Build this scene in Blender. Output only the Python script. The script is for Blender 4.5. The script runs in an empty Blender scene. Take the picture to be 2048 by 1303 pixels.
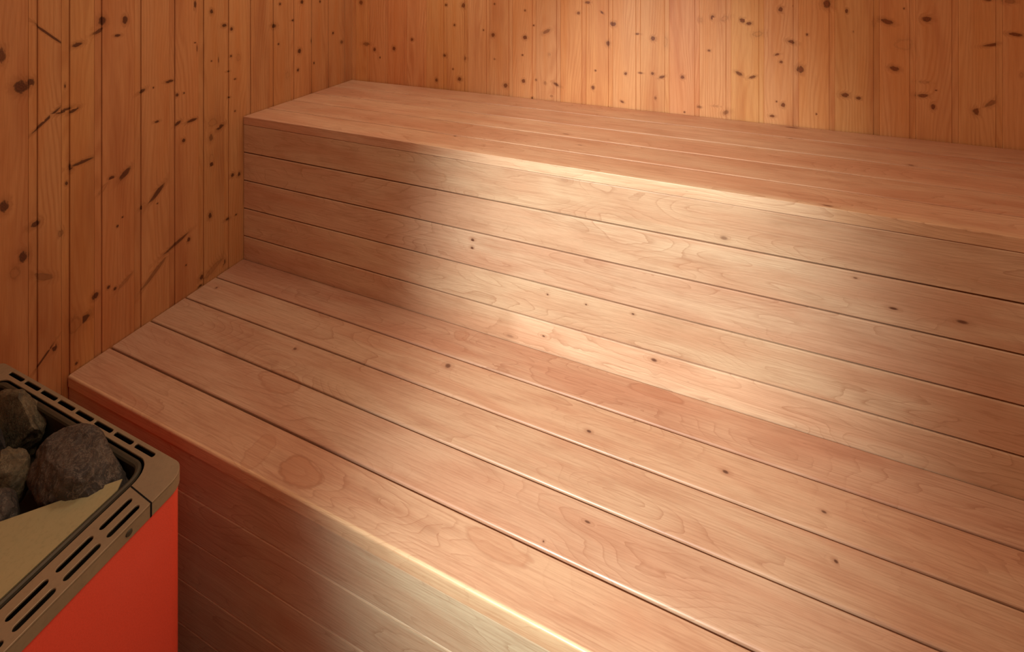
import bpy, bmesh, math, random
from mathutils import Vector, Matrix, noise

random.seed(7)
scn = bpy.context.scene
COL = scn.collection

# ------------------------------------------------------------------ camera model (2048 x 1303)
FPX, HY, YAW = 889.16, -59.4, math.radians(20.299)
ZL = 0.55                                   # lower bench top above floor
ZU = 1.0                                    # upper bench top
CAM = Vector((1.2869, -1.0251, ZL + 0.9122))
YB, YF = 0.506, -0.433                      # back wall / front of lower bench (riser plane is y = 0)
XR, YFRONT, ZC = 2.36, -1.75, 2.15          # right wall, front wall, ceiling
Fv = Vector((-math.sin(YAW), math.cos(YAW), 0)); Rv = Vector((math.cos(YAW), math.sin(YAW), 0)); Uv = Vector((0, 0, 1))

def ray(x, y):
    return Fv + Rv * ((x - 1024) / FPX) - Uv * ((y - HY) / FPX)
def on_x(x, y, X=0.0):
    d = ray(x, y); return CAM + d * ((X - CAM.x) / d.x)
def on_y(x, y, Y):
    d = ray(x, y); return CAM + d * ((Y - CAM.y) / d.y)
def on_z(x, y, Z):
    d = ray(x, y); return CAM + d * ((Z - CAM.z) / d.z)

# ------------------------------------------------------------------ object helpers
def tag(o, label=None, cat=None, group=None, kind=None):
    if label: o['label'] = label
    if cat: o['category'] = cat
    if group: o['group'] = group
    if kind: o['kind'] = kind
    return o

def thing(name, loc, label, cat, group=None):
    o = bpy.data.objects.new(name, None); COL.objects.link(o)
    o.location = loc; o.empty_display_size = 0.05
    return tag(o, label, cat, group)

def link_mesh(name, me, mat, parent=None, smooth=False):
    o = bpy.data.objects.new(name, me); COL.objects.link(o)
    if mat: me.materials.append(mat)
    if parent:
        o.parent = parent
        me.transform(Matrix.Translation(-parent_world(parent)))
    if smooth:
        for p in me.polygons: p.use_smooth = True
    return o

def parent_world(p):
    v = Vector((0, 0, 0))
    while p is not None:
        v += p.location; p = p.parent
    return v

# ------------------------------------------------------------------ boards
class Boards:
    """collects boards with rounded edges; every corner carries wc (along, across, seed),
    kn (offset to the nearest knot in knot radii, strength) and tn (tone values)"""
    def __init__(self):
        self.v = []; self.f = []; self.wc = []; self.kn = []; self.tn = []
    def board(self, O, U, V, N, L, prof, knots=(), seed=None, tone=(1, 0, 0), du=0.02, u_off=0.0, v_off=0.0, closed=True, tonefn=None):
        seed = random.random() * 50 if seed is None else seed
        n = max(2, int(math.ceil(L / du)))
        us = [L * i / n for i in range(n + 1)]
        base = len(self.v); m = len(prof)
        for u in us:
            for (a, b) in prof: self.v.append(O + U * u + V * a + N * b)
        # running across coordinate
        run = [prof[0][0] + prof[0][1]]
        for i in range(1, m):
            run.append(run[-1] + math.hypot(prof[i][0] - prof[i-1][0], prof[i][1] - prof[i-1][1]))
        k0 = run[0]
        # let run equal the across coordinate on the face
        mid = max(range(m - 1), key=lambda i: (prof[i][1] + prof[i+1][1]) - 1e-4 * abs(prof[i][0]))
        shift = prof[mid][0] - run[mid]
        run = [r + shift for r in run]
        hand = (U.cross(V)).dot(N)
        pairs = [(i, i + 1) for i in range(m - 1)] + ([(m - 1, 0)] if closed else [])
        for j in range(n):
            for (a, b) in pairs:
                idx = [base + j*m + a, base + (j+1)*m + a, base + (j+1)*m + b, base + j*m + b]
                rb = run[b] if b else run[a] + 0.02
                uv = [(us[j], run[a]), (us[j+1], run[a]), (us[j+1], rb), (us[j], rb)]
                if hand < 0: idx.reverse(); uv.reverse()
                cu = (us[j] + us[j+1]) / 2; cv = (run[a] + rb) / 2
                best = None; bd = 4.5
                for k in knots:
                    dx, dy = cu - k[0], cv - k[1]
                    c, s = math.cos(k[4]), math.sin(k[4])
                    p, q = (dx*c + dy*s) / k[2], (-dx*s + dy*c) / k[3]
                    d = math.hypot(p, q)
                    if d < bd: bd = d; best = k
                self.f.append(idx)
                for (u, v_) in uv:
                    self.wc.append((u + u_off, v_ + v_off, seed))
                    if best:
                        k = best; dx, dy = u - k[0], v_ - k[1]
                        c, s = math.cos(k[4]), math.sin(k[4])
                        self.kn.append(((dx*c + dy*s) / k[2], (-dx*s + dy*c) / k[3], k[5]))
                    else: self.kn.append((9, 9, 0))
                    t = tone
                    if tonefn: t = tonefn(u, v_, b if prof[b][1] < -0.0035 and prof[a][1] < -0.0005 else -1) or tone
                    self.tn.append(t)
        if closed:
            for j in (0, n):
                idx = [base + j*m + i for i in range(m)]
                if (j == 0) != (hand < 0): pass
                else: idx.reverse()
                self.f.append(idx)
                for i in idx:
                    self.wc.append((u_off + us[j], 0.1, seed)); self.kn.append((9, 9, 0)); self.tn.append(tone)
    def build(self, name, mat, parent=None):
        me = bpy.data.meshes.new(name)
        me.from_pydata([tuple(p) for p in self.v], [], self.f)
        for nm, data in (('wc', self.wc), ('kn', self.kn), ('tn', self.tn)):
            at = me.attributes.new(nm, 'FLOAT_VECTOR', 'CORNER')
            at.data.foreach_set('vector', [c for t in data for c in t])
        me.update()
        return link_mesh(name, me, mat, parent)

def profile(W, T, r1, r2, splits=4, seg=3):
    """rounded board cross-section, face at height 0"""
    p = [(0, -T)]
    for i in range(seg + 1):
        a = math.pi / 2 * i / seg
        p.append((r1 - r1 * math.cos(a), -r1 + r1 * math.sin(a)))
    for i in range(1, splits): p.append((r1 + (W - r1 - r2) * i / splits, 0))
    for i in range(seg + 1):
        a = math.pi / 2 * i / seg
        p.append((W - r2 + r2 * math.sin(a), -r2 + r2 * math.cos(a)))
    p.append((W, -T))
    return p

# ------------------------------------------------------------------ node helpers
class NT:
    def __init__(self, name):
        self.m = bpy.data.materials.new(name); self.m.use_nodes = True
        self.t = self.m.node_tree; self.t.nodes.clear()
        self.out = self.n('ShaderNodeOutputMaterial')
        self.b = self.n('ShaderNodeBsdfPrincipled'); self.l(self.b.outputs[0], self.out.inputs[0])
    def n(self, t, **k):
        nd = self.t.nodes.new(t)
        for a, v in k.items(): setattr(nd, a, v)
        return nd
    def l(self, a, b): self.t.links.new(a, b)
    def put(self, sock, v):
        if hasattr(v, 'links') or isinstance(v, bpy.types.NodeSocket): self.l(v, sock)
        else: sock.default_value = v
    def math(self, op, a, b=0.0, c=0.0, clamp=False):
        nd = self.n('ShaderNodeMath', operation=op, use_clamp=clamp)
        self.put(nd.inputs[0], a); self.put(nd.inputs[1], b); self.put(nd.inputs[2], c)
        return nd.outputs[0]
    def attr(self, name):
        nd = self.n('ShaderNodeAttribute', attribute_name=name); return nd.outputs['Vector']
    def sep(self, v):
        nd = self.n('ShaderNodeSeparateXYZ'); self.l(v, nd.inputs[0]); return nd.outputs
    def comb(self, x, y, z):
        nd = self.n('ShaderNodeCombineXYZ')
        for i, s in enumerate((x, y, z)): self.put(nd.inputs[i], s)
        return nd.outputs[0]
    def noise(self, vec, scale=1.0, detail=2.0, rough=0.5, dist=0.0):
        nd = self.n('ShaderNodeTexNoise'); self.l(vec, nd.inputs['Vector'])
        nd.inputs['Scale'].default_value = scale; nd.inputs['Detail'].default_value = detail
        nd.inputs['Roughness'].default_value = rough; nd.inputs['Distortion'].default_value = dist
        return nd.outputs['Fac']
    def mr(self, v, a, b, c=0.0, d=1.0, smooth=True):
        nd = self.n('ShaderNodeMapRange', interpolation_type='SMOOTHSTEP' if smooth else 'LINEAR')
        self.put(nd.inputs[0], v)
        for i, s in enumerate((a, b, c, d)): self.put(nd.inputs[i + 1], s)
        return nd.outputs[0]
    def mix(self, f, a, b, mode='MIX'):
        nd = self.n('ShaderNodeMix', data_type='RGBA', blend_type=mode)
        self.put(nd.inputs[0], f)
        for s, v in ((nd.inputs[6], a), (nd.inputs[7], b)):
            if isinstance(v, tuple): s.default_value = (*v, 1)
            else: self.l(v, s)
        return nd.outputs[2]
    def bump(self, h, strength, dist):
        nd = self.n('ShaderNodeBump'); self.l(h, nd.inputs['Height'])
        nd.inputs['Strength'].default_value = strength; nd.inputs['Distance'].default_value = dist
        self.l(nd.outputs[0], self.b.inputs['Normal'])

def srgb(r, g, b):
    return tuple(((c / 255) / 12.92) if c / 255 <= 0.04045 else ((c / 255 + 0.055) / 1.055) ** 2.4 for c in (r, g, b))

def pine_material(name, light, dark, knot_c, amber):
    t = NT(name)
    wc = t.sep(t.attr('wc')); kn = t.sep(t.attr('kn')); tn = t.sep(t.attr('tn'))
    u, v, sd = wc[0], wc[1], wc[2]
    r = t.math('SQRT', t.math('ADD', t.math('MULTIPLY', kn[0], kn[0]), t.math('MULTIPLY', kn[1], kn[1])))
    st = kn[2]
    wob = t.noise(t.comb(t.math('MULTIPLY', kn[0], 1.0), kn[1], sd), 1.1, 3, .6)
    r = t.math('ADD', r, t.math('MULTIPLY', t.math('SUBTRACT', wob, .5), 1.5))
    low = t.noise(t.comb(t.math('MULTIPLY', u, 1.3), t.math('MULTIPLY', v, 9.0), t.math('MULTIPLY', sd, 3.7)), 1.0, 2, .45)
    wig = t.noise(t.comb(t.math('MULTIPLY', u, 7), t.math('MULTIPLY', v, 35), sd), 1.0, 2, .5)
    bumpk = t.math('MULTIPLY', t.math('EXPONENT', t.math('MULTIPLY', t.math('MULTIPLY', r, r), -0.3)), t.math('MULTIPLY', st, 2.6))
    g = t.math('ADD', t.math('MULTIPLY', low, 15.0), t.math('ADD', t.math('MULTIPLY', v, 95), t.math('ADD', bumpk, t.math('MULTIPLY', wig, .9))))
    fr = t.math('FRACT', g)
    line = t.mr(t.math('ABSOLUTE', t.math('SUBTRACT', fr, .5)), .5, .12)
    line = t.math('SUBTRACT', 1.0, line)
    lstr = t.noise(t.comb(t.math('MULTIPLY', u, 3), t.math('MULTIPLY', v, 30), t.math('ADD', sd, 9)), 1.0, 2, .5)
    line = t.math('MULTIPLY', line, t.mr(lstr, .25, .75, .15, 1.0))
    fib = t.noise(t.comb(t.math('MULTIPLY', u, 18), t.math('MULTIPLY', v, 700), sd), 1.0, 2, .6)
    c = t.mix(t.math('MULTIPLY', line, .42), light, dark)
    blot = t.noise(t.comb(t.math('MULTIPLY', u, 2.2), t.math('MULTIPLY', v, 22), t.math('ADD', sd, 31)), 1.0, 3, .55)
    c = t.mix(t.mr(blot, .4, .75, 0, .55), c, amber)
    c = t.mix(t.mr(fib, .3, .8, 0, .3), c, dark)
    big = t.noise(t.comb(t.math('MULTIPLY', u, 1.7), t.math('MULTIPLY', v, 13), t.math('ADD', sd, 57)), 1.0, 3, .6)
    c = t.mix(t.mr(big, .48, .72, 0, .5), c, tuple(x * y for x, y in zip(dark, (.95, .85, .95))))
    # warm halo, knot and its dark rim
    halo = t.math('MULTIPLY', t.mr(r, 3.1, .8), st)
    c = t.mix(t.math('MULTIPLY', halo, .45), c, tuple(x * .62 for x in dark))
    ring = t.math('SINE', t.math('MULTIPLY', r, 15))
    kc = t.mix(t.mr(ring, -1, 1, .1, .55), knot_c, tuple(x * 2.3 for x in knot_c))
    kmask = t.math('MULTIPLY', t.mr(r, 1.15, .75), t.mr(st, 0.3, .8, 0, .93))
    c = t.mix(kmask, c, kc)
    rim = t.math('MULTIPLY', t.mr(t.math('ABSOLUTE', t.math('SUBTRACT', r, 1.0)), .28, .05), st)
    c = t.mix(t.math('MULTIPLY', rim, .5), c, tuple(x * .5 for x in knot_c))
    # tone per board
    c = t.mix(1.0, c, t.comb(tn[0], t.math('MULTIPLY', tn[0], tn[1]), t.math('MULTIPLY', tn[0], tn[2])), 'MULTIPLY')
    t.l(c, t.b.inputs['Base Color'])
    t.b.inputs['Roughness'].default_value = .5
    t.b.inputs['Specular IOR Level'].default_value = .35
    t.bump(t.math('ADD', t.math('MULTIPLY', fib, .5), t.math('MULTIPLY', line, -.5)), .3, .0006)
    return t.m

def bench_material(name, light, dark, pink, fleck, rough=.36):
    pink2 = srgb(200, 142, 104)
    t = NT(name)
    wc = t.sep(t.attr('wc')); kn = t.sep(t.attr('kn')); tn = t.sep(t.attr('tn'))
    u, v, sd = wc[0], wc[1], wc[2]
    r = t.math('SQRT', t.math('ADD', t.math('MULTIPLY', kn[0], kn[0]), t.math('MULTIPLY', kn[1], kn[1])))
    st = kn[2]
    low = t.noise(t.comb(t.math('MULTIPLY', u, 2.1), t.math('MULTIPLY', v, 10.0), t.math('MULTIPLY', sd, 3.7)), 1.0, 1.5, .45, .35)
    wig = t.noise(t.comb(t.math('MULTIPLY', u, 28), t.math('MULTIPLY', v, 60), sd), 1.0, 2, .6)
    bumpk = t.math('MULTIPLY', t.math('EXPONENT', t.math('MULTIPLY', t.math('MULTIPLY', r, r), -0.22)), t.math('MULTIPLY', st, 3.0))
    g = t.math('ADD', t.math('MULTIPLY', low, 24.0), t.math('ADD', bumpk, t.math('MULTIPLY', wig, .55)))
    fr = t.math('FRACT', g)
    thin = t.mr(fr, .0, .16, 1, 0, False)                       # sharp contour with a fading side
    soft = t.mr(fr, .0, .9, .55, 0, False)
    vis = t.noise(t.comb(t.math('MULTIPLY', u, 3.0), t.math('MULTIPLY', v, 16), t.math('ADD', sd, 9)), 1.0, 2, .5)
    vis = t.mr(vis, .36, .68, .12, 1.0)
    fib = t.noise(t.comb(t.math('MULTIPLY', u, 9), t.math('MULTIPLY', v, 420), sd), 1.0, 3, .6)
    fine = t.noise(t.comb(t.math('MULTIPLY', u, 75), t.math('MULTIPLY', v, 1500), sd), 1.0, 1, .5)
    blot = t.noise(t.comb(t.math('MULTIPLY', u, 2.6), t.math('MULTIPLY', v, 15), t.math('ADD', sd, 31)), 1.0, 3, .55, .6)
    c = t.mix(t.mr(blot, .35, .68), light, pink)
    mott = t.noise(t.comb(t.math('MULTIPLY', u, 9), t.math('MULTIPLY', v, 30), t.math('ADD', sd, 77)), 1.0, 3, .6)
    c = t.mix(t.mr(mott, .45, .8, 0, .3), c, dark)
    c = t.mix(t.math('MULTIPLY', t.math('MULTIPLY', thin, vis), .42), c, dark)
    c = t.mix(t.math('MULTIPLY', t.math('MULTIPLY', soft, vis), .25), c, dark)
    c = t.mix(t.mr(fib, .35, .8, 0, .42), c, dark)
    c = t.mix(t.mr(fine, .4, .75, 0, .14), c, dark)
    fl = t.noise(t.comb(t.math('MULTIPLY', u, 60), t.math('MULTIPLY', v, 480), t.math('ADD', sd, 50)), 1.0, 1, .5)
    flv = t.noise(t.comb(t.math('MULTIPLY', u, 6), t.math('MULTIPLY', v, 14), t.math('ADD', sd, 60)), 1.0, 1, .5)
    c = t.mix(t.math('MULTIPLY', t.mr(fl, .76, .84, 0, .5), t.mr(flv, .45, .6)), c, fleck)
    halo = t.math('MULTIPLY', t.mr(r, 2.8, .8), st)
    c = t.mix(t.math('MULTIPLY', halo, .4), c, dark)
    c = t.mix(t.math('MULTIPLY', t.mr(r, 1.1, .4), t.mr(st, .2, .9, 0, .9)), c, fleck)
    pw = t.noise(t.comb(t.math('MULTIPLY', u, 20), t.math('MULTIPLY', v, 50), sd), 1.0, 2, .6)
    pr = t.math('ADD', r, t.math('MULTIPLY', t.math('SUBTRACT', pw, .5), .9))
    pst = t.mr(st, 0, -1, 0, 1, False)
    c = t.mix(t.math('MULTIPLY', t.mr(pr, 1.05, .95), t.math('MULTIPLY', pst, .5)), c, pink2)
    c = t.mix(t.math('MULTIPLY', t.mr(t.math('ABSOLUTE', t.math('SUBTRACT', pr, 1.0)), .13, .02), t.math('MULTIPLY', pst, .38)), c, dark)
    c = t.mix(1.0, c, t.comb(tn[0], t.math('MULTIPLY', tn[0], tn[1]), t.math('MULTIPLY', tn[0], tn[2])), 'MULTIPLY')
    t.l(c, t.b.inputs['Base Color'])
    t.put(t.b.inputs['Roughness'], t.mr(fib, .2, .8, rough - .05, rough + .1))
    t.b.inputs['Specular IOR Level'].default_value = .5
    t.bump(t.math('ADD', t.math('MULTIPLY', fib, .6), t.math('MULTIPLY', thin, -.2)), .25, .0004)
    return t.m

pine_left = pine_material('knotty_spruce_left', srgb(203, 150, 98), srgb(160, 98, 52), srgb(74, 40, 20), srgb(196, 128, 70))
pine_back = pine_material('knotty_spruce_back', srgb(228, 170, 114), srgb(186, 114, 62), srgb(108, 58, 28), srgb(218, 146, 82))
alder = bench_material('alder_boards', srgb(231, 197, 160), srgb(168, 114, 80), srgb(220, 174, 138), srgb(96, 56, 38))

# ------------------------------------------------------------------ knots read from the photograph (pixels), put on the real surfaces
KL = [  # x, y, along px, across px, angle, strength   (left wall)
 (42,173,15,17,0,1),(58,166,10,9,-40,.8),(98,69,2.5,34,-38,.9),(155,89,5,9,15,.9),(203,42,10,10,20,.9),(196,62,4,10,30,.7),(250,40,9,6,-20,.9),(235,71,3,7,0,.9),(254,76,2,2,0,1),
 (127,173,5,2,0,.8),(92,240,3,32,34,1),(128,221,4,14,12,.9),(148,220,4,9,20,1),(254,212,2.5,2.5,0,1),(3,110,18,10,0,.7),(140,334,8,7,0,1),(166,323,4,20,6,.8),(130,368,5,3.5,0,1),
 (223,356,4.5,6.5,0,1),(250,347,6,12,40,.75),(205,378,4,12,40,.35),(69,449,7,9,20,.9),(8,412,14,11,0,.8),(284,182,3.5,7,25,.8),(307,175,2,2,0,.9),(338,163,3,8,0,1),(354,190,4,3.5,0,1),(368,186,2,2,0,.9),
 (314,243,2.5,6,0,.8),(355,247,4,6,30,.9),(383,241,3.5,9,5,1),(367,281,4.5,4,0,1),(440,254,5,7,25,.9),(425,245,10,12,0,.35),(422,275,9,5,0,.6),(423,23,5.5,4,0,1),(390,9,9,3,0,.9),(448,51,4,5,0,1),(463,58,4.5,3.5,0,1),
 (390,86,2,2.4,0,1),(394,97,9,1.2,0,.7),(437,120,8,1.2,0,.7),(423,122,1.8,1.8,0,1),(462,112,3,2.5,0,.9),(477,115,9,5,0,.35),(456,143,2,4,0,.8),(470,158,2,3,0,.8),(457,195,2,4,0,.9),(470,222,2,2,0,1),
 (315,384,5,19,42,.75),(283,415,4,5,30,.9),(315,406,2,2,0,1),(423,328,6,4.5,0,1),(423,318,13,7,0,.3),(465,350,4.5,4,0,1),(478,348,5,3.5,0,1),(420,431,7,4,20,1),(454,439,3,5.5,0,1),(472,429,2,2.5,0,.8),(245,434,2,2,0,1),(235,452,3,3,30,.8),
 (46,513,13,9,30,1),(30,545,14,12,0,.35),(86,553,7,20,-28,.5),(120,467,8,5,20,.5),(189,593,6.5,6,0,1),(168,637,9,10,20,1),(150,648,20,18,0,.38),(109,695,8,6,0,.9),(88,714,2.2,22,40,.95),(217,574,3.5,3.5,0,1),(230,577,3.5,3.5,0,1),(250,562,4,14,30,.45),
 (309,544,4.5,30,38,.55),(352,487,4,22,20,.7),(377,479,5,4,0,1),(402,556,6,5.5,0,.9),(425,538,7,20,28,.45),(399,573,2.5,4.5,0,1),(153,726,3.5,3.5,0,.9),(372,530,2,2,0,.9),(448,525,6,3,0,.6),
 (560,8,3,2.5,0,1),(604,4,4.5,3.5,0,1),(640,3,3,2,0,.9),(547,52,5,6,0,.9),(585,41,2.5,3,0,.8),(557,88,2.5,2,0,1),(599,102,5.5,3.8,0,1),(596,140,3.5,2.5,0,1),(666,66,3,2,0,1),(628,126,3,1.5,0,.8),(622,82,5,1.5,0,.6),(683,84,4,3,0,.6),(575,150,8,5,0,.25)]
KB = [  # back wall
 (722,5,5,4,0,.7),(733,88,4,8,0,.6),(749,99,4,3,0,1),(760,115,2,1.6,0,1),(788,97,4.5,3.4,0,1),(824,79,3.5,3,0,1),(893,10,3,2.4,0,1),(909,50,2.8,2.4,0,1),(927,11,6,5,0,.8),(890,111,3.5,4,0,.9),(931,117,5,3.5,0,.6),(906,138,2,1.8,0,1),(873,160,4,3,0,1),
 (919,158,4.5,4.5,0,1),(986,70,4.5,4,0,1),(989,8,2,2,0,1),(967,60,2,1.6,0,1),(989,118,2,2,0,.6),(1011,171,5,5,0,.9),(1050,75,4.5,4.5,0,.95),(1045,110,2,2,0,1),(1047,162,4.5,4,0,.85),(1050,21,2.5,2,0,.7),(1069,51,2,2,0,.8),(1093,63,4,7,30,.6),(1099,109,3,3,0,.4),
 (1113,169,3,5.5,-25,1),(1090,166,4,3,0,.5),(1073,160,2.5,1.5,0,.6),(1065,196,2.5,3,0,.8),(1103,192,2.5,3,0,.5),(1157,26,3.5,4,0,.7),(1204,25,2,3,-40,.9),(1176,5,3,5,0,.7),(1217,87,6,5,0,.85),(1191,141,2,2,0,1),(1186,175,4,3.5,0,1),(1227,48,5,5,0,.8),(1248,53,2,1.6,0,1),
 (1276,68,2,5,0,.8),(1251,147,3.5,3,0,1),(1244,203,2.5,3,-30,.8),(1282,146,2,4,0,.7),(1305,147,3.3,3.5,0,.9),(1324,154,3,5,20,1),(1306,77,5,5,0,1),(1311,196,3.5,3,0,.6),(1333,84,12,5,0,.3),(1365,154,4,4,0,1),(1369,224,2,2,0,1),
 (1332,78,3,3,0,.3),(1425,35,5,4.5,0,1),(1450,37,5,9,20,.35),(1485,41,4.5,5,-20,.95),(1498,47,3.5,4.5,10,.95),(1418,101,2.5,4,0,.7),(1478,147,3.5,6,-25,.95),(1505,154,3,6,20,.85),(1517,68,6,10,10,.35),(1490,202,2,1.8,0,1),(1402,40,5,4,0,.35),(1400,214,3,4,0,.6),(1453,225,5,7,20,.6),
 (1431,212,2,8,0,.4),(1561,19,5.5,5,0,1),(1585,12,2,2,0,1),(1584,84,4,7,-15,1),(1554,109,2.5,4,20,.8),(1562,124,3,4,0,.8),(1566,210,5,5,20,.9),(1553,203,2,2,0,.8),(1544,232,3,6,0,.8),(1614,69,3,2.5,0,1),(1602,139,8,6.5,0,1),(1655,8,9,11,0,1),(1633,228,2,2,0,.9),
 (1693,22,5,3.5,0,1),(1708,63,3,3,0,.5),(1690,190,5,9,0,.95),(1717,196,3.5,6,0,1),(1774,43,5.5,10,-15,1),(1789,137,5.5,7.5,-10,1),(1809,88,14,17,10,.22),(1853,38,6.5,11,0,.9),(1848,164,3,12,0,.4),(1845,191,4.5,9,5,.7),(1872,181,2,2.5,0,1),(1866,213,6.5,5,0,1),
 (1952,223,8,8,0,.75),(1983,90,3.5,14,10,.8),(1981,207,5,11,35,.6),(2031,69,4,13,-5,.9),(1808,17,2,1.8,0,1),(1976,0,3,10,0,.7),(2020,3,5,14,0,.5),(1750,45,10,7,0,.2),(2043,150,6,5,0,.4)]
KR = [  # riser of the upper bench
 (853,353,4,5,0,.8),(830,352,3,8,0,.35),(860,352,13,30,0,-.5),(1160,560,12,70,0,-.4),(1330,520,14,60,0,-.3),(945,480,4,4,0,1),(944,496,3.5,3.5,0,.9),(990,490,1.6,2,0,.9),(1127,360,4,8,0,.35),(1095,589,2,2,0,1),(1266,628,2.2,3,-20,1),(1087,672,2,3,0,.9),(1308,720,4,6,0,.95),(1020,672,3,8,10,.5),(1448,476,4.5,7,-10,.6),(1787,617,3,8,-10,.9),
 (1925,644,4,10,-20,.8),(1711,556,2,4,30,.7),(1305,512,3,5,0,.25),(1217,497,1.5,2,0,.9),(1900,630,2.5,7,10,.7),(709,300,8,4,0,.2),(1310,748,4,4,0,.3),(1980,750,12,24,10,.25),(1172,609,2,2,0,.9)]
KS = [  # seat of the lower bench
 (896,731,4.5,6,0,.75),(1178,862,2.5,5,-40,1),(1163,845,2,3,0,.7),(1451,943,3,6,-10,.9),(1648,1023,2.5,5,-25,.8),(1672,1122,3,4,-10,.95),(1158,1027,2,3,0,.9),(1175,1043,2,6,-30,.8),(1087,1082,1.6,2,0,.8),(1310,785,9,44,-8,-.9),(922,670,9,13,-10,-.6),(560,762,15,42,-30,-.7),(905,695,7,50,-8,-.3),(222,730,2.5,5,0,.6),
 (433,575,2,2,0,.9),(590,697,2.5,4,0,.7),(1560,900,7,20,-8,.25),(1410,1130,9,30,-22,.25)]
KF = [(1121,1242,3,4.5,0,.95),(860,1060,6,26,-25,.35),(600,942,17,42,-25,-1),(520,900,24,20,0,-.5),(990,1090,14,60,0,-.6),(1172,1263,1.8,2,0,.8)]
KU = [  # seat of the upper bench
 (1132,268,2,7,0,.7),(910,272,2,3,0,.8),(1584,255,3,12,0,.9),(1822,330,3.5,5,0,.7),(1655,411,3,10,-5,.8),(1912,372,2.5,2.5,0,.9),(1890,383,1.8,1.8,0,.9),(1160,290,1.8,5,0,.6),(1581,277,2,5,0,.6),(1868,427,5,6,0,.35),(1105,251,1.5,8,0,.3)]

def knots_plane(lst, fn, iu, iv, au=Vector((0, 0, 0))):
    """pixel ellipse -> ellipse on the surface; iu / iv give surface coordinates along / across the grain"""
    out = []
    for (x, y, ra, rc, ang, st) in lst:
        P = fn(x, y)
        # px -> metre scale on the surface around the point
        e = 2.0
        a1 = fn(x, y + e) - P; c1 = fn(x + e, y) - P
        out.append((P, ra, rc, ang, st, a1 / e, c1 / e))
    return out

def knots_vertical(lst, fn, hu, u0, K=.72):
    """vertical boards: along = z, across = the horizontal wall coordinate; ra is the vertical pixel radius, rc the horizontal one"""
    res = []
    for (P, ra, rc, ang, st, ay, cx) in knots_plane(lst, fn, None, None):
        mz = abs(ay.z); mh = abs(hu(P + cx) - hu(P)); sg = 1 if hu(P + cx) > hu(P) else -1
        ru, rv = max(.0012, K * ra * mz), max(.0012, K * rc * mh)
        th = 0.0
        if abs(ang) > 1 and rc > ra:                 # tilted streak: along its long axis
            dx, dz = math.cos(math.radians(ang)) * rc * mh, math.sin(math.radians(ang)) * rc * mz
            rv = math.hypot(dx, dz); th = -sg * math.atan2(dz, dx)
        res.append((P.z - u0, hu(P), ru, rv, th, st))
    return res

def knots_horizontal(lst, fn, av):
    res = []
    for (P, ra, rc, ang, st, ay, cx) in knots_plane(lst, fn, None, None):
        m = max(abs((P - CAM).dot(Fv)) / FPX, 1e-4)
        res.append((P.x, av(P), max(.0012, rc * m * 1.15), max(.001, ra * m * (1.3 if fn is seat_fn else 1.0)), 0.0, st))
    return res

# ------------------------------------------------------------------ the room shell
def wall_profile(W, strip=.014, d=.0022, g=.0009):
    """face of a tongue-and-groove board with the recessed narrow strip beside it"""
    F = W - strip
    p = [(0, -d), (g, -.0002), (g * 2, 0)]
    for i in range(1, 4): p.append((g * 2 + (F - g * 4) * i / 4, 0))
    p += [(F - g * 2, 0), (F - g, -.0004), (F - g * .4, -.0036), (F + g * .4, -.0036), (F + g, -d), (F + strip * .5, -d), (W - g * .8, -d), (W - g * .4, -.0036), (W, -.0036)]
    return p

def paneling(name, edges, O, H, N, z0, z1, mat, knots, tones, strip=.014, group_kn=True, du=.012, thick=.018):
    B = Boards()
    for i in range(len(edges) - 1):
        a, b = edges[i], edges[i + 1]
        W = b - a
        kk = [(k[0], k[1] - a, k[2], k[3], k[4], k[5]) for k in knots if a - .02 < k[1] < b + .02]
        pr = wall_profile(W, min(strip, W * .3))
        pr = [(pr[0][0], -thick)] + pr + [(pr[-1][0], -thick)]
        tn = tones(i)
        B.board(O + H * a + Uv * z0, Uv, H, N, z1 - z0, pr, kk, tone=tn, du=du)
    o = B.build(name, mat); o['kind'] = 'structure'
    return o

rt = random.Random(3)
# back wall: boards of 90.5 mm
eb = [-.02, .018, .088, .179]
while eb[-1] < 1.70: eb.append(eb[-1] + .0905)
eb += [1.823, 1.905, 1.996, 2.086, 2.176, 2.266, 2.39]
eb[0] = -.03
kb = knots_vertical(KB, lambda x, y: on_y(x, y, YB), lambda P: P.x, 0.0)
BT = {2: (.93, .93, .9), 3: (.93, .86, .8), 4: (.98, .95, .95), 7: (1.02, 1.05, 1.12), 8: (1.02, 1.05, 1.12), 11: (1.02, .95, .85), 12: (1.0, .94, .82)}
def tone_back(i):
    b = BT.get(i)
    if b: return b
    w = rt.uniform(.95, 1.04); return (w, rt.uniform(.95, 1.02) + (.03 if i > 16 else 0), rt.uniform(.88, 1.04))
paneling('wall_back', eb, Vector((0, YB, 0)), Vector((1, 0, 0)), Vector((0, -1, 0)), 0.0, ZC, pine_back, kb, tone_back)
# left wall: along y, from the back corner towards the camera
el = [.506, .447, .355, .269, .186, .099, .013, -.062, -.139, -.218, -.300, -.383, -.443, -.497, -.575, -.66]
while el[-1] > YFRONT + .09: el.append(el[-1] - .088)
el.append(YFRONT)
H0 = Vector((0, -1, 0))
edges_l = [YB - y for y in el]
kl = knots_vertical(KL, lambda x, y: on_x(x, y, 0.0), lambda P: YB - P.y, 0.0)
rt = random.Random(11)
LT = {8: (.98, .93, .88), 9: (1.0, .97, .95), 10: (.97, .9, .85), 11: (1.03, .98, .85), 12: (1.0, .97, .9), 13: (.98, .92, .85)}
def tone_left(i):
    if i in LT: return LT[i]
    w = rt.uniform(.94, 1.03); return (w, rt.uniform(.95, 1.0), rt.uniform(.9, 1.0))
paneling('wall_left', edges_l, Vector((0, YB, 0)), H0, Vector((1, 0, 0)), 0.0, ZC, pine_left, kl, tone_left)
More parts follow.
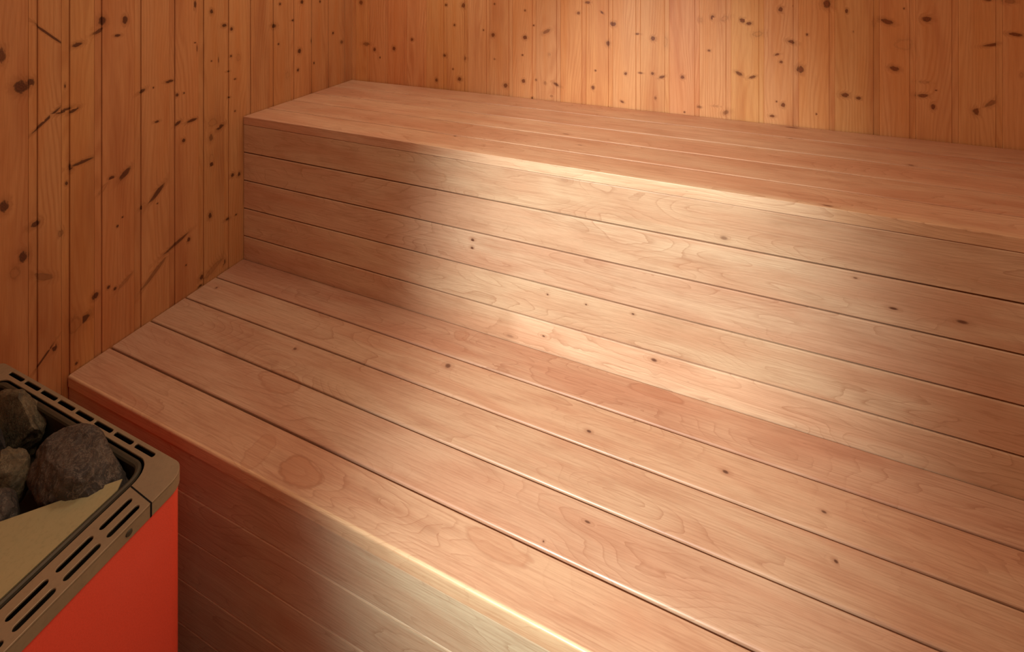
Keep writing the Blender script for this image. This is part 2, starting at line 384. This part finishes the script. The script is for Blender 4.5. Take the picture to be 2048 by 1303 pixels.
# right and front walls stand outside the picture
n = 26; ed = [YFRONT + (YB - YFRONT) * i / n for i in range(n + 1)]
paneling('wall_right', [e - YFRONT for e in ed], Vector((XR, YFRONT, 0)), Vector((0, 1, 0)), Vector((-1, 0, 0)), 0, ZC, pine_back, [], tone_left, du=.5)
n = 26; paneling('wall_front', [XR * i / n for i in range(n + 1)], Vector((0, YFRONT, 0)), Vector((1, 0, 0)), Vector((0, 1, 0)), 0, ZC, pine_back, [], tone_left, du=.5)
n = 24; cl = [XR * i / n for i in range(n + 1)]
B = Boards()
for i in range(n):
    pr = wall_profile(XR / n); pr = [(pr[0][0], -.018)] + pr + [(pr[-1][0], -.018)]
    B.board(Vector((cl[i], YFRONT, ZC)), Vector((0, 1, 0)), Vector((1, 0, 0)), Vector((0, 0, -1)), YB - YFRONT, pr, tone=tone_left(99 + i), du=.5)
B.build('ceiling', pine_back)['kind'] = 'structure'

def simple_material(name, col, rough=.5, metal=0.0, spec=.5):
    t = NT(name)
    tc = t.n('ShaderNodeTexCoord').outputs['Object']
    nz = t.noise(tc, 60, 3, .6)
    c = t.mix(t.mr(nz, .3, .7, 0, .25), col, tuple(x * .6 for x in col))
    t.l(c, t.b.inputs['Base Color'])
    t.b.inputs['Roughness'].default_value = rough; t.b.inputs['Metallic'].default_value = metal
    t.b.inputs['Specular IOR Level'].default_value = spec
    return t.m

def tile_floor():
    t = NT('floor_tiles')
    tc = t.n('ShaderNodeTexCoord').outputs['Object']
    br = t.n('ShaderNodeTexBrick'); t.l(tc, br.inputs['Vector']); br.offset = 0
    br.inputs['Scale'].default_value = 5; br.inputs['Color1'].default_value = (.12, .10, .09, 1); br.inputs['Color2'].default_value = (.14, .12, .10, 1)
    br.inputs['Mortar'].default_value = (.05, .045, .04, 1); br.inputs['Brick Width'].default_value = .5; br.inputs['Row Height'].default_value = .5
    br.inputs['Mortar Size'].default_value = .01
    t.l(br.outputs['Color'], t.b.inputs['Base Color']); t.b.inputs['Roughness'].default_value = .5
    return t.m
bm = bmesh.new()
bmesh.ops.create_cube(bm, size=1, matrix=Matrix.Translation((XR/2, (YB+YFRONT)/2, -.02)) @ Matrix.Diagonal((XR, YB-YFRONT, .04, 1)))
me = bpy.data.meshes.new('floor'); bm.to_mesh(me); bm.free()
link_mesh('floor', me, tile_floor())['kind'] = 'structure'

# ------------------------------------------------------------------ benches
X0, X1 = .0025, XR - .004
LEN = X1 - X0
TB = .0245                                                  # board thickness
vX, vY, vZ = Vector((1, 0, 0)), Vector((0, 1, 0)), Vector((0, 0, 1))
seat_fn = lambda x, y: on_z(x, y, ZL)
GAP = .0036

def shift_knots(kk, v0, W):
    return [(k[0] - X0, k[1] - v0, k[2], k[3], k[4], k[5]) for k in kk if v0 - .02 < k[1] < v0 + W + .02]

# ---- upper bench
upper = thing('sauna_bench', (XR / 2, .25, 0), 'upper tier bench of reddish brown alder boards running along the knotty back wall', 'bench', 'alder bench tiers')
us = [.0, .0885, .187, .285, .394, .503]
ku = knots_horizontal(KU, lambda x, y: on_z(x, y, ZU), lambda P: P.y)
S = Boards()
ut = [(1.0, .95, .92), (.97, .92, .88), (1.03, .95, .92), (.97, .94, .92), (.95, .93, .9)]
for i in range(1, 5):
    a = us[i] + GAP / 2; W = us[i+1] - us[i] - GAP
    S.board(Vector((X0, a, ZU)), vX, vY, vZ, LEN, profile(W, TB, .0022, .0016), shift_knots(ku, a, W), seed=3.3 + 2.7 * i, tone=ut[i], du=.03)
o = S.build('seat', alder, upper)
S = Boards()
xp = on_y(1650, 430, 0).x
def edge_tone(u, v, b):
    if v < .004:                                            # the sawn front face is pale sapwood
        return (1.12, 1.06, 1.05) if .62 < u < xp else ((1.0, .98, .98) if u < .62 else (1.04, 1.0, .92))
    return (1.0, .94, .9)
W = us[1] - GAP / 2
S.board(Vector((X0, 0, ZU)), vX, vY, vZ, LEN, profile(W, TB, .0012, .0016), shift_knots(ku, 0, W), seed=21.5, tone=(1, .94, .9), du=.02, tonefn=edge_tone)
eb_o = S.build('edge_board', alder, upper); eb_o['label'] = 'front edge board of the upper bench with a pale sawn front face'
rz = [.4245, .3363, .2479, .1597, .0723, -.012]
kr = knots_horizontal(KR, lambda x, y: on_y(x, y, 0.0), lambda P: P.z - ZL)
S = Boards()
rtone = [(.95, 1.04, 1.02), (.98, 1.07, 1.08), (.95, 1.02, 1.03), (.97, 1.05, 1.04), (.98, 1.06, 1.03)]
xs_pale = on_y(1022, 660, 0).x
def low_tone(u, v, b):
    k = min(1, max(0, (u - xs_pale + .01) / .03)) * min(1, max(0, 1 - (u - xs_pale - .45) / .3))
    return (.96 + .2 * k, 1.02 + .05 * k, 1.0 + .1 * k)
for i in range(5):
    lo, hi = rz[i+1], rz[i]
    a = lo + (GAP / 2 if i < 4 else .0003); W = hi - (GAP / 2 if i > 0 else .0003) - a
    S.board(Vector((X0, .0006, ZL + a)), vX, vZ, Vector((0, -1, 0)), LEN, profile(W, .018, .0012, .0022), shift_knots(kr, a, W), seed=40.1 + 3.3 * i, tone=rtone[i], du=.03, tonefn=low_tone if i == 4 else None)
S.build('front_panel', alder, upper)

# ---- lower bench
lower = thing('sauna_bench', (XR / 2, -.22, 0), 'lower tier bench of reddish brown alder boards with open gaps, beside the red heater', 'bench', 'alder bench tiers')
ls = [0, -.0892, -.177, -.2649, -.3519, YF]
ks = knots_horizontal(KS, seat_fn, lambda P: P.y)
S = Boards()
lt = [(.84, .9, .9), (.87, .95, .93), (.84, .95, .93), (.86, .96, .96)]
for i in range(4):
    hi, lo = ls[i], ls[i+1]
    a = lo + GAP * .55; W = hi - (GAP * .55 if i else .0008) - a
    S.board(Vector((X0, a, ZL)), vX, vY, vZ, LEN, profile(W, TB, .0032, .002), shift_knots(ks, a, W), seed=61.7 + 4.1 * i, tone=lt[i], du=.03)
S.build('seat', alder, lower)
S = Boards()
a = YF; W = ls[4] - GAP * .7 - YF
kf = knots_horizontal(KF, seat_fn, lambda P: P.y)
S.board(Vector((X0, a, ZL)), vX, vY, vZ, LEN, profile(W, TB, .0045, .002, seg=5), shift_knots(kf, a, W), seed=85.2, tone=(.86, .92, .88), du=.03,
        tonefn=lambda u, v, b: (1.12, 1.05, .95) if v < .004 else None)
o = S.build('edge_board', alder, lower); o['label'] = 'rounded front edge board of the lower bench with a paler front face'
fz = [-.0247, -.1083, -.1936, -.2818, -.368, -.455, -.538]
S = Boards()
for i in range(6):
    hi, lo = fz[i], fz[i+1]
    a = lo + .0002; W = hi - .0002 - a
    S.board(Vector((X0, YF + .0012, ZL + a)), vX, vZ, Vector((0, -1, 0)), LEN, profile(W, .018, .0007, .0036), [], seed=95.2 + 2.9 * i, tone=(.92, 1.14, 1.12), du=.1)
S.build('front_panel', alder, lower)
# bearers and posts that carry the boards, hidden behind the panels
def box_mesh(name, boxes, mat, parent):
    bm = bmesh.new()
    for (x0, x1, y0, y1, z0, z1) in boxes:
        g = bmesh.ops.create_cube(bm, size=1, matrix=Matrix.Translation(((x0+x1)/2, (y0+y1)/2, (z0+z1)/2)) @ Matrix.Diagonal((x1-x0, y1-y0, z1-z0, 1)))
    me = bpy.data.meshes.new(name); bm.to_mesh(me); bm.free()
    return link_mesh(name, me, mat, parent)
framewood = simple_material('frame_timber', srgb(140, 92, 60), .6)
for x in (.02, .8, 1.58, 2.29):
    box_mesh('support_frame', [(x, x+.045, .0195, .50, ZU-TB-.045, ZU-TB), (x, x+.045, .0195, .0645, 0, ZU-TB-.045), (x, x+.045, .45, .495, 0, ZU-TB-.045)], framewood, upper)
    box_mesh('support_frame', [(x, x+.045, YF+.02, -.003, ZL-TB-.045, ZL-TB), (x, x+.045, YF+.02, YF+.065, 0, ZL-TB-.045), (x, x+.045, -.05, -.005, 0, ZL-TB-.045)], framewood, lower)

# ------------------------------------------------------------------ the heater
ZH = ZL + .15
HX0, HX1, HY0, HY1 = .045, .581, -1.02, -.557
heater = thing('sauna_heater', ((HX0+HX1)/2, (HY0+HY1)/2, 0), 'red electric sauna heater with slotted metal rim and a bed of dark stones', 'heater')

def metal_material(name, col, rough, spotty=.3):
    t = NT(name)
    tc = t.n('ShaderNodeTexCoord').outputs['Object']
    a = t.noise(tc, 9, 4, .6); b = t.noise(tc, 180, 2, .6)
    c = t.mix(t.mr(a, .35, .7, 0, spotty), col, tuple(x * .45 for x in col))
    c = t.mix(t.mr(b, .45, .8, 0, .25), c, tuple(x * .5 for x in col))
    t.l(c, t.b.inputs['Base Color'])
    t.b.inputs['Metallic'].default_value = .35; t.put(t.b.inputs['Roughness'], t.mr(a, .3, .7, rough, rough + .15))
    t.bump(b, .15, .0005)
    return t.m
steel = metal_material('aged_steel', srgb(166, 148, 116), .42)
steel_dark = metal_material('sooty_steel', srgb(84, 78, 60), .5)
plate_m = metal_material('brushed_plate', srgb(190, 182, 134), .5, .2)
def red_material():
    t = NT('red_enamel')
    tc = t.n('ShaderNodeTexCoord').outputs['Object']
    a = t.noise(tc, 700, 2, .6); b = t.noise(tc, 6, 3, .5)
    c = t.mix(t.mr(a, .35, .75, 0, .3), srgb(248, 88, 62), srgb(214, 62, 34))
    c = t.mix(t.mr(b, .4, .7, 0, .25), c, srgb(250, 104, 84))
    t.l(c, t.b.inputs['Base Color']); t.b.inputs['Roughness'].default_value = .45
    t.bump(a, .2, .0004)
    return t.m
red = red_material()
black = simple_material('dark_interior', (.012, .011, .010), .8, 0, .1)

def rrect(x0, x1, y0, y1, rs, seg=8):
    """rounded rectangle, radii at (x1,y1), (x0,y1), (x0,y0), (x1,y0)"""
    pts = []
    for (cx, cy, a0, r) in ((x1, y1, 0, rs[0]), (x0, y1, 90, rs[1]), (x0, y0, 180, rs[2]), (x1, y0, 270, rs[3])):
        sx = -1 if cx == x1 else 1; sy = -1 if cy == y1 else 1
        for i in range(seg + 1):
            a = math.radians(a0 + 90 * i / seg)
            pts.append((cx + sx * r + r * math.cos(a), cy + sy * r + r * math.sin(a)))
    return pts

def stadium(x0, x1, y0, y1, seg=6):
    r = min(x1 - x0, y1 - y0) / 2 * .98
    return rrect(x0, x1, y0, y1, (r, r, r, r), seg)

def sheet(loops, z, th, bev=0.0):
    """flat sheet with holes: filled 2D curve turned into a mesh; its top lies at z"""
    cu = bpy.data.curves.new('sheet', 'CURVE'); cu.dimensions = '2D'; cu.fill_mode = 'BOTH'
    cu.extrude = th / 2 - bev; cu.bevel_depth = bev; cu.bevel_resolution = 1
    if bev: cu.offset = -bev
    for lp in loops:
        s = cu.splines.new('POLY'); s.points.add(len(lp) - 1)
        for p, q in zip(s.points, lp): p.co = (q[0], q[1], 0, 1)
        s.use_cyclic_u = True
    ob = bpy.data.objects.new('sheet', cu); COL.objects.link(ob)
    bpy.context.view_layer.update()
    me = bpy.data.meshes.new_from_object(ob.evaluated_get(bpy.context.evaluated_depsgraph_get()))
    bpy.data.objects.remove(ob); bpy.data.curves.remove(cu)
    me.materials.clear(); me.transform(Matrix.Translation((0, 0, z - th / 2)))
    return me

def join_meshes(name, mes):
    bm = bmesh.new()
    for m in mes: bm.from_mesh(m)
    bmesh.ops.recalc_face_normals(bm, faces=bm.faces)
    me = bpy.data.meshes.new(name); bm.to_mesh(me); bm.free()
    return me

outer = rrect(HX0, HX1, HY0, HY1, (.024, .024, .024, .024))
ix0, ix1, iy0, iy1 = HX0 + .05, .530, HY0 + .05, -.5735
inner = rrect(ix0, ix1, iy0, iy1, (.03, .03, .03, .03))
holes = []
x = .517
sl = []
while x - .045 > HX0 + .02:
    holes.append(stadium(x - .046, x, -.5677, -.5620)); x -= .0527
y = -.6135
while y - .037 > HY0 + .03:
    holes.append(stadium(.5450, .5530, y - .038, y)); holes.append(stadium(.5640, .5720, y - .0395, y - .0015)); y -= .0455
# left arm of the rim, outside the picture, mirrors the right one
y = -.6135
while y - .037 > HY0 + .03:
    holes.append(stadium(HX0 + .0095, HX0 + .0165, y - .037, y)); holes.append(stadium(HX0 + .0285, HX0 + .0355, y - .037, y)); y -= .0455
top = sheet([outer, inner] + holes, ZH, .003, .0006)
lip_in = rrect(HX0 + .002, HX1 - .002, HY0 + .002, HY1 - .002, (.022, .022, .022, .022))
lip = sheet([outer, lip_in], ZH - .0032, .017)
rim = link_mesh('top_rim', join_meshes('top_rim', [top, lip]), steel, heater)
rim['label'] = 'slotted steel top rim around the stones'
# seams of the corner cap
capm = sheet([[(.531, -.6035), (.5814, -.6065), (.5814, -.6080), (.531, -.6050)]], ZH + .0004, .0008)
lipseam = sheet([[(.5808, -.6062), (.5816, -.6062), (.5816, -.6082), (.5808, -.6082)]], ZH, .02)
link_mesh('corner_seam', join_meshes('corner_seam', [capm, lipseam]), black, rim)
# screw in the lip
bm = bmesh.new()
bmesh.ops.create_cone(bm, cap_ends=True, segments=24, radius1=.0042, radius2=.0034, depth=.002, matrix=Matrix.Rotation(math.radians(90), 4, 'Y'))
bmesh.ops.create_cone(bm, cap_ends=True, segments=6, radius1=.0018, radius2=.0018, depth=.0023, matrix=Matrix.Rotation(math.radians(90), 4, 'Y'))
me = bpy.data.meshes.new('screw'); bm.to_mesh(me); bm.free(); me.transform(Matrix.Translation((.5817, -.6345, ZH - .0105)))
o = link_mesh('screw', me, steel_dark, rim)

# casing: rounded sheet box, open on top
def tube_wall(outer_pts, inner_pts, z0, z1, name):
    bm = bmesh.new(); n = len(outer_pts)
    rings = []
    for pts, z in ((outer_pts, z0), (outer_pts, z1), (inner_pts, z1), (inner_pts, z0)):
        rings.append([bm.verts.new((p[0], p[1], z)) for p in pts])
    for a in range(4):
        A, Bq = rings[a], rings[(a + 1) % 4]
        for i in range(n): bm.faces.new((A[i], A[(i+1) % n], Bq[(i+1) % n], Bq[i]))
    bmesh.ops.recalc_face_normals(bm, faces=bm.faces)
    me = bpy.data.meshes.new(name); bm.to_mesh(me); bm.free(); return me
e = .0025
c_out = rrect(HX0 + e, HX1 - e, HY0 + e, HY1 - e, (.021,) * 4); c_in = rrect(HX0 + e + .0015, HX1 - e - .0015, HY0 + e + .0015, HY1 - e - .0015, (.0195,) * 4)
me = tube_wall(c_out, c_in, .07, ZH - .004, 'casing')
o = link_mesh('casing', me, red, heater); o['label'] = 'red enamelled outer casing'
for p in me.polygons: p.use_smooth = abs(p.normal.z) < .1
me.set_sharp_from_angle(angle=math.radians(40))
# dark inner liner under the slots
l_out = rrect(HX0 + .0042, HX1 - .0042, HY0 + .0042, HY1 - .0042, (.0195,) * 4); l_in = rrect(HX0 + .005, HX1 - .005, HY0 + .005, HY1 - .005, (.018,) * 4)
me = join_meshes('liner', [tube_wall(l_out, l_in, .075, ZH - .0035, 'liner'), sheet([l_in], .08, .004)])
link_mesh('liner', me, black, heater)
for (fx, fy) in ((.1, -.62), (.52, -.62), (.1, -.96), (.52, -.96)):
    bm = bmesh.new()
    bmesh.ops.create_cone(bm, cap_ends=True, segments=20, radius1=.018, radius2=.014, depth=.08, matrix=Matrix.Translation((fx, fy, .04)))
    me = bpy.data.meshes.new('foot'); bm.to_mesh(me); bm.free(); link_mesh('foot', me, steel_dark, heater)
# stone basket with rolled upper edge
g = .005
b_out = rrect(ix0 + g, ix1 - g, iy0 + g, iy1 - g * .5, (.026,) * 4); b_in = rrect(ix0 + g + .002, ix1 - g - .002, iy0 + g + .002, iy1 - g * .5 - .002, (.024,) * 4)
bm = bmesh.new(); n = len(b_out); seg = 8; rings = []
for i, p in enumerate(b_out):                      # swept rounded edge
    q = b_in[i]; d = Vector((q[0]-p[0], q[1]-p[1])).normalized(); ring = []
    for k in range(seg):
        a = 2 * math.pi * k / seg; r = .0042
        ring.append(bm.verts.new((p[0] + d.x * (.004 + r * math.cos(a)), p[1] + d.y * (.004 + r * math.cos(a)), ZH - .004 + r * math.sin(a))))
    rings.append(ring)
for i in range(n):
    A, Bq = rings[i], rings[(i+1) % n]
    for k in range(seg): bm.faces.new((A[k], A[(k+1) % seg], Bq[(k+1) % seg], Bq[k]))
me_r = bpy.data.meshes.new('r'); bm.to_mesh(me_r); bm.free()
b2o = [(p[0] + (q[0]-p[0]) * 1.3, p[1] + (q[1]-p[1]) * 1.3) for p, q in zip(b_out, b_in)]
b2i = [(p[0] + (q[0]-p[0]) * 2.3, p[1] + (q[1]-p[1]) * 2.3) for p, q in zip(b_out, b_in)]
me = join_meshes('stone_basket', [me_r, tube_wall(b2o, b2i, ZH - .105, ZH - .004, 'w'), sheet([b2i], ZH - .1, .004)])
o = link_mesh('stone_basket', me, steel_dark, heater, True); me.set_sharp_from_angle(angle=math.radians(35))
# flat guide plate covering the near corner of the stone bed
bm = bmesh.new()
pp = [(.503, -.600), (.5135, -.612), (.5135, -.955), (.11, -.955), (.11, -.925), (.398, -.690)]
def pz(x, y): return ZH - .004 - (.51 - x) * .05
tv = [bm.verts.new((x, y, pz(x, y))) for x, y in pp]; bv = [bm.verts.new((x, y, pz(x, y) - .002)) for x, y in pp]
bm.faces.new(tv); bm.faces.new(bv[::-1])
for i in range(len(pp)): bm.faces.new((tv[i], bv[i], bv[(i+1) % len(pp)], tv[(i+1) % len(pp)]))
bmesh.ops.recalc_face_normals(bm, faces=bm.faces)
me = bpy.data.meshes.new('guide_plate'); bm.to_mesh(me); bm.free()
o = link_mesh('guide_plate', me, plate_m, heater); o['label'] = 'plain beige metal plate covering the near corner of the stones'

# ------------------------------------------------------------------ stones
def stone_material(name, c1, c2, vein):
    t = NT(name)
    tc = t.n('ShaderNodeTexCoord').outputs['Object']
    a = t.noise(tc, 22, 5, .65, .4); b = t.noise(tc, 160, 4, .7); v = t.noise(tc, 45, 5, .7, 1.5)
    c = t.mix(t.mr(a, .38, .62), c1, c2)
    c = t.mix(t.math('MULTIPLY', t.mr(t.math('ABSOLUTE', t.math('SUBTRACT', v, .5)), .035, .0), .5), c, vein)
    c = t.mix(t.mr(b, .45, .7, 0, .55), c, tuple(x * .35 for x in c1))
    t.l(c, t.b.inputs['Base Color']); t.b.inputs['Roughness'].default_value = .75
    t.bump(t.math('ADD', t.math('MULTIPLY', a, 1.0), t.math('MULTIPLY', b, .4)), .7, .006)
    return t.m
st_grey = stone_material('grey_peridotite', srgb(84, 74, 62), srgb(58, 54, 48), srgb(136, 124, 106))
st_green = stone_material('olive_peridotite', srgb(104, 92, 66), srgb(74, 68, 50), srgb(140, 128, 96))
st_dark = stone_material('dark_peridotite', srgb(48, 48, 46), srgb(34, 34, 34), srgb(82, 78, 72))

def stone(loc, size, rot, seed, mat, label, lvl=4):
    bm = bmesh.new()
    rs = random.Random(seed)
    bmesh.ops.create_icosphere(bm, subdivisions=lvl + 1, radius=1)
    planes = []
    for i in range(15):
        d = Vector((rs.gauss(0, 1), rs.gauss(0, 1), rs.gauss(0, 1))).normalized()
        planes.append((d, rs.uniform(.68, .92)))
    off = Vector((seed * 3.1, seed * 1.7, seed))
    for v in bm.verts:
        p = v.co.copy()
        for d, h in planes:
            s = p.dot(d)
            if s > h: p -= d * (s - h) * .93
        nn = noise.fractal(p * 1.6 + off, .9, 2.1, 5)
        p *= 1 + .10 * nn + .02 * noise.noise(p * 9 + off)
        v.co = p
    me = bpy.data.meshes.new('heater_stone'); bm.to_mesh(me); bm.free()
    M = Matrix.Rotation(rot[2], 4, 'Z') @ Matrix.Rotation(rot[1], 4, 'Y') @ Matrix.Rotation(rot[0], 4, 'X') @ Matrix.Diagonal((*size, 1))
    me.transform(M)
    o = bpy.data.objects.new('heater_stone', me); COL.objects.link(o); o.location = loc; me.materials.append(mat)
    for p in me.polygons: p.use_smooth = True
    me.set_sharp_from_angle(angle=math.radians(28))
    return tag(o, label, 'stone', 'heater stones')

stone((.422, -.614, ZH - .020), (.093, .040, .062), (.0, .10, .02), 5, st_grey, 'large rough grey brown stone beside the tip of the beige plate', 5)
stone((.206, -.600, ZH - .028), (.074, .024, .058), (.0, -.1, .05), 12, st_green, 'olive grey stone against the far rim, left of the largest stone')
stone((.232, -.644, ZH - .016), (.040, .024, .062), (.1, .1, .05), 23, st_dark, 'dark smooth stone at the left edge behind the brownish flat one')
stone((.304, -.650, ZH - .038), (.036, .028, .054), (.0, .15, .2), 31, st_green, 'brownish olive stone between the dark stone and the largest one')
stone((.290, -.694, ZH - .050), (.040, .022, .046), (.2, .0, .3), 44, st_dark, 'dark low stone in the gap beside the beige plate')
stone((.352, -.674, ZH - .046), (.040, .024, .042), (.1, .2, .1), 52, st_grey, 'small grey stone touching the upper edge of the beige plate')

# ------------------------------------------------------------------ light
def area(name, loc, target, size, power, col, sy=None):
    d = bpy.data.lights.new(name, 'AREA'); d.energy = power; d.color = col; d.size = size
    if sy: d.shape = 'RECTANGLE'; d.size_y = sy
    o = bpy.data.objects.new(name, d); COL.objects.link(o); o.location = loc
    o.rotation_euler = (Vector(target) - Vector(loc)).to_track_quat('-Z', 'Y').to_euler()
    return o
def spot(name, loc, target, ang, blend, power, col, radius, sx=1, sy=1):
    d = bpy.data.lights.new(name, 'SPOT'); d.energy = power; d.color = col; d.spot_size = math.radians(ang); d.spot_blend = blend; d.shadow_soft_size = radius
    o = bpy.data.objects.new(name, d); COL.objects.link(o); o.location = loc
    o.rotation_euler = (Vector(target) - Vector(loc)).to_track_quat('-Z', 'Y').to_euler(); o.scale = (sx, sy, 1)
    return o
area('corner_lamp', (.55, .12, 2.0), (.45, .3, .9), .3, 2.6, (1, .86, .70))
area('ceiling_lamp', (1.32, -.62, 2.08), (1.1, -.4, 0), .5, 7.7, (1, .80, .62))
area('front_fill', (2.0, -1.6, .9), (.7, -.45, .3), .3, 1.1, (1, .9, .78))  # unseen weak fill light, added to lift the lower bench face and the heater
spot('spot_lamp', (.97, -1.38, 1.42), (1.15, 0.0, .70), 42.5, .9, 102, (.95, 1, 1.0), .085, 1, 1.7)

w = bpy.data.worlds.new('World'); scn.world = w; w.use_nodes = True
w.node_tree.nodes['Background'].inputs[0].default_value = (1, .82, .66, 1)
w.node_tree.nodes['Background'].inputs[1].default_value = .08

# ------------------------------------------------------------------ camera
cd = bpy.data.cameras.new('camera'); co = bpy.data.objects.new('camera', cd); COL.objects.link(co)
co.location = CAM; co.rotation_euler = (math.radians(90), 0, YAW)
cd.sensor_width = 36; cd.sensor_fit = 'HORIZONTAL'; cd.lens = FPX / 2048 * 36
cd.shift_y = -(651.5 - HY) / 2048; cd.clip_start = .02
scn.camera = co
scn.view_settings.view_transform = 'Standard'
scn.view_settings.look = 'None'
scn.cycles.max_bounces = 8
scn.cycles.use_denoising = True
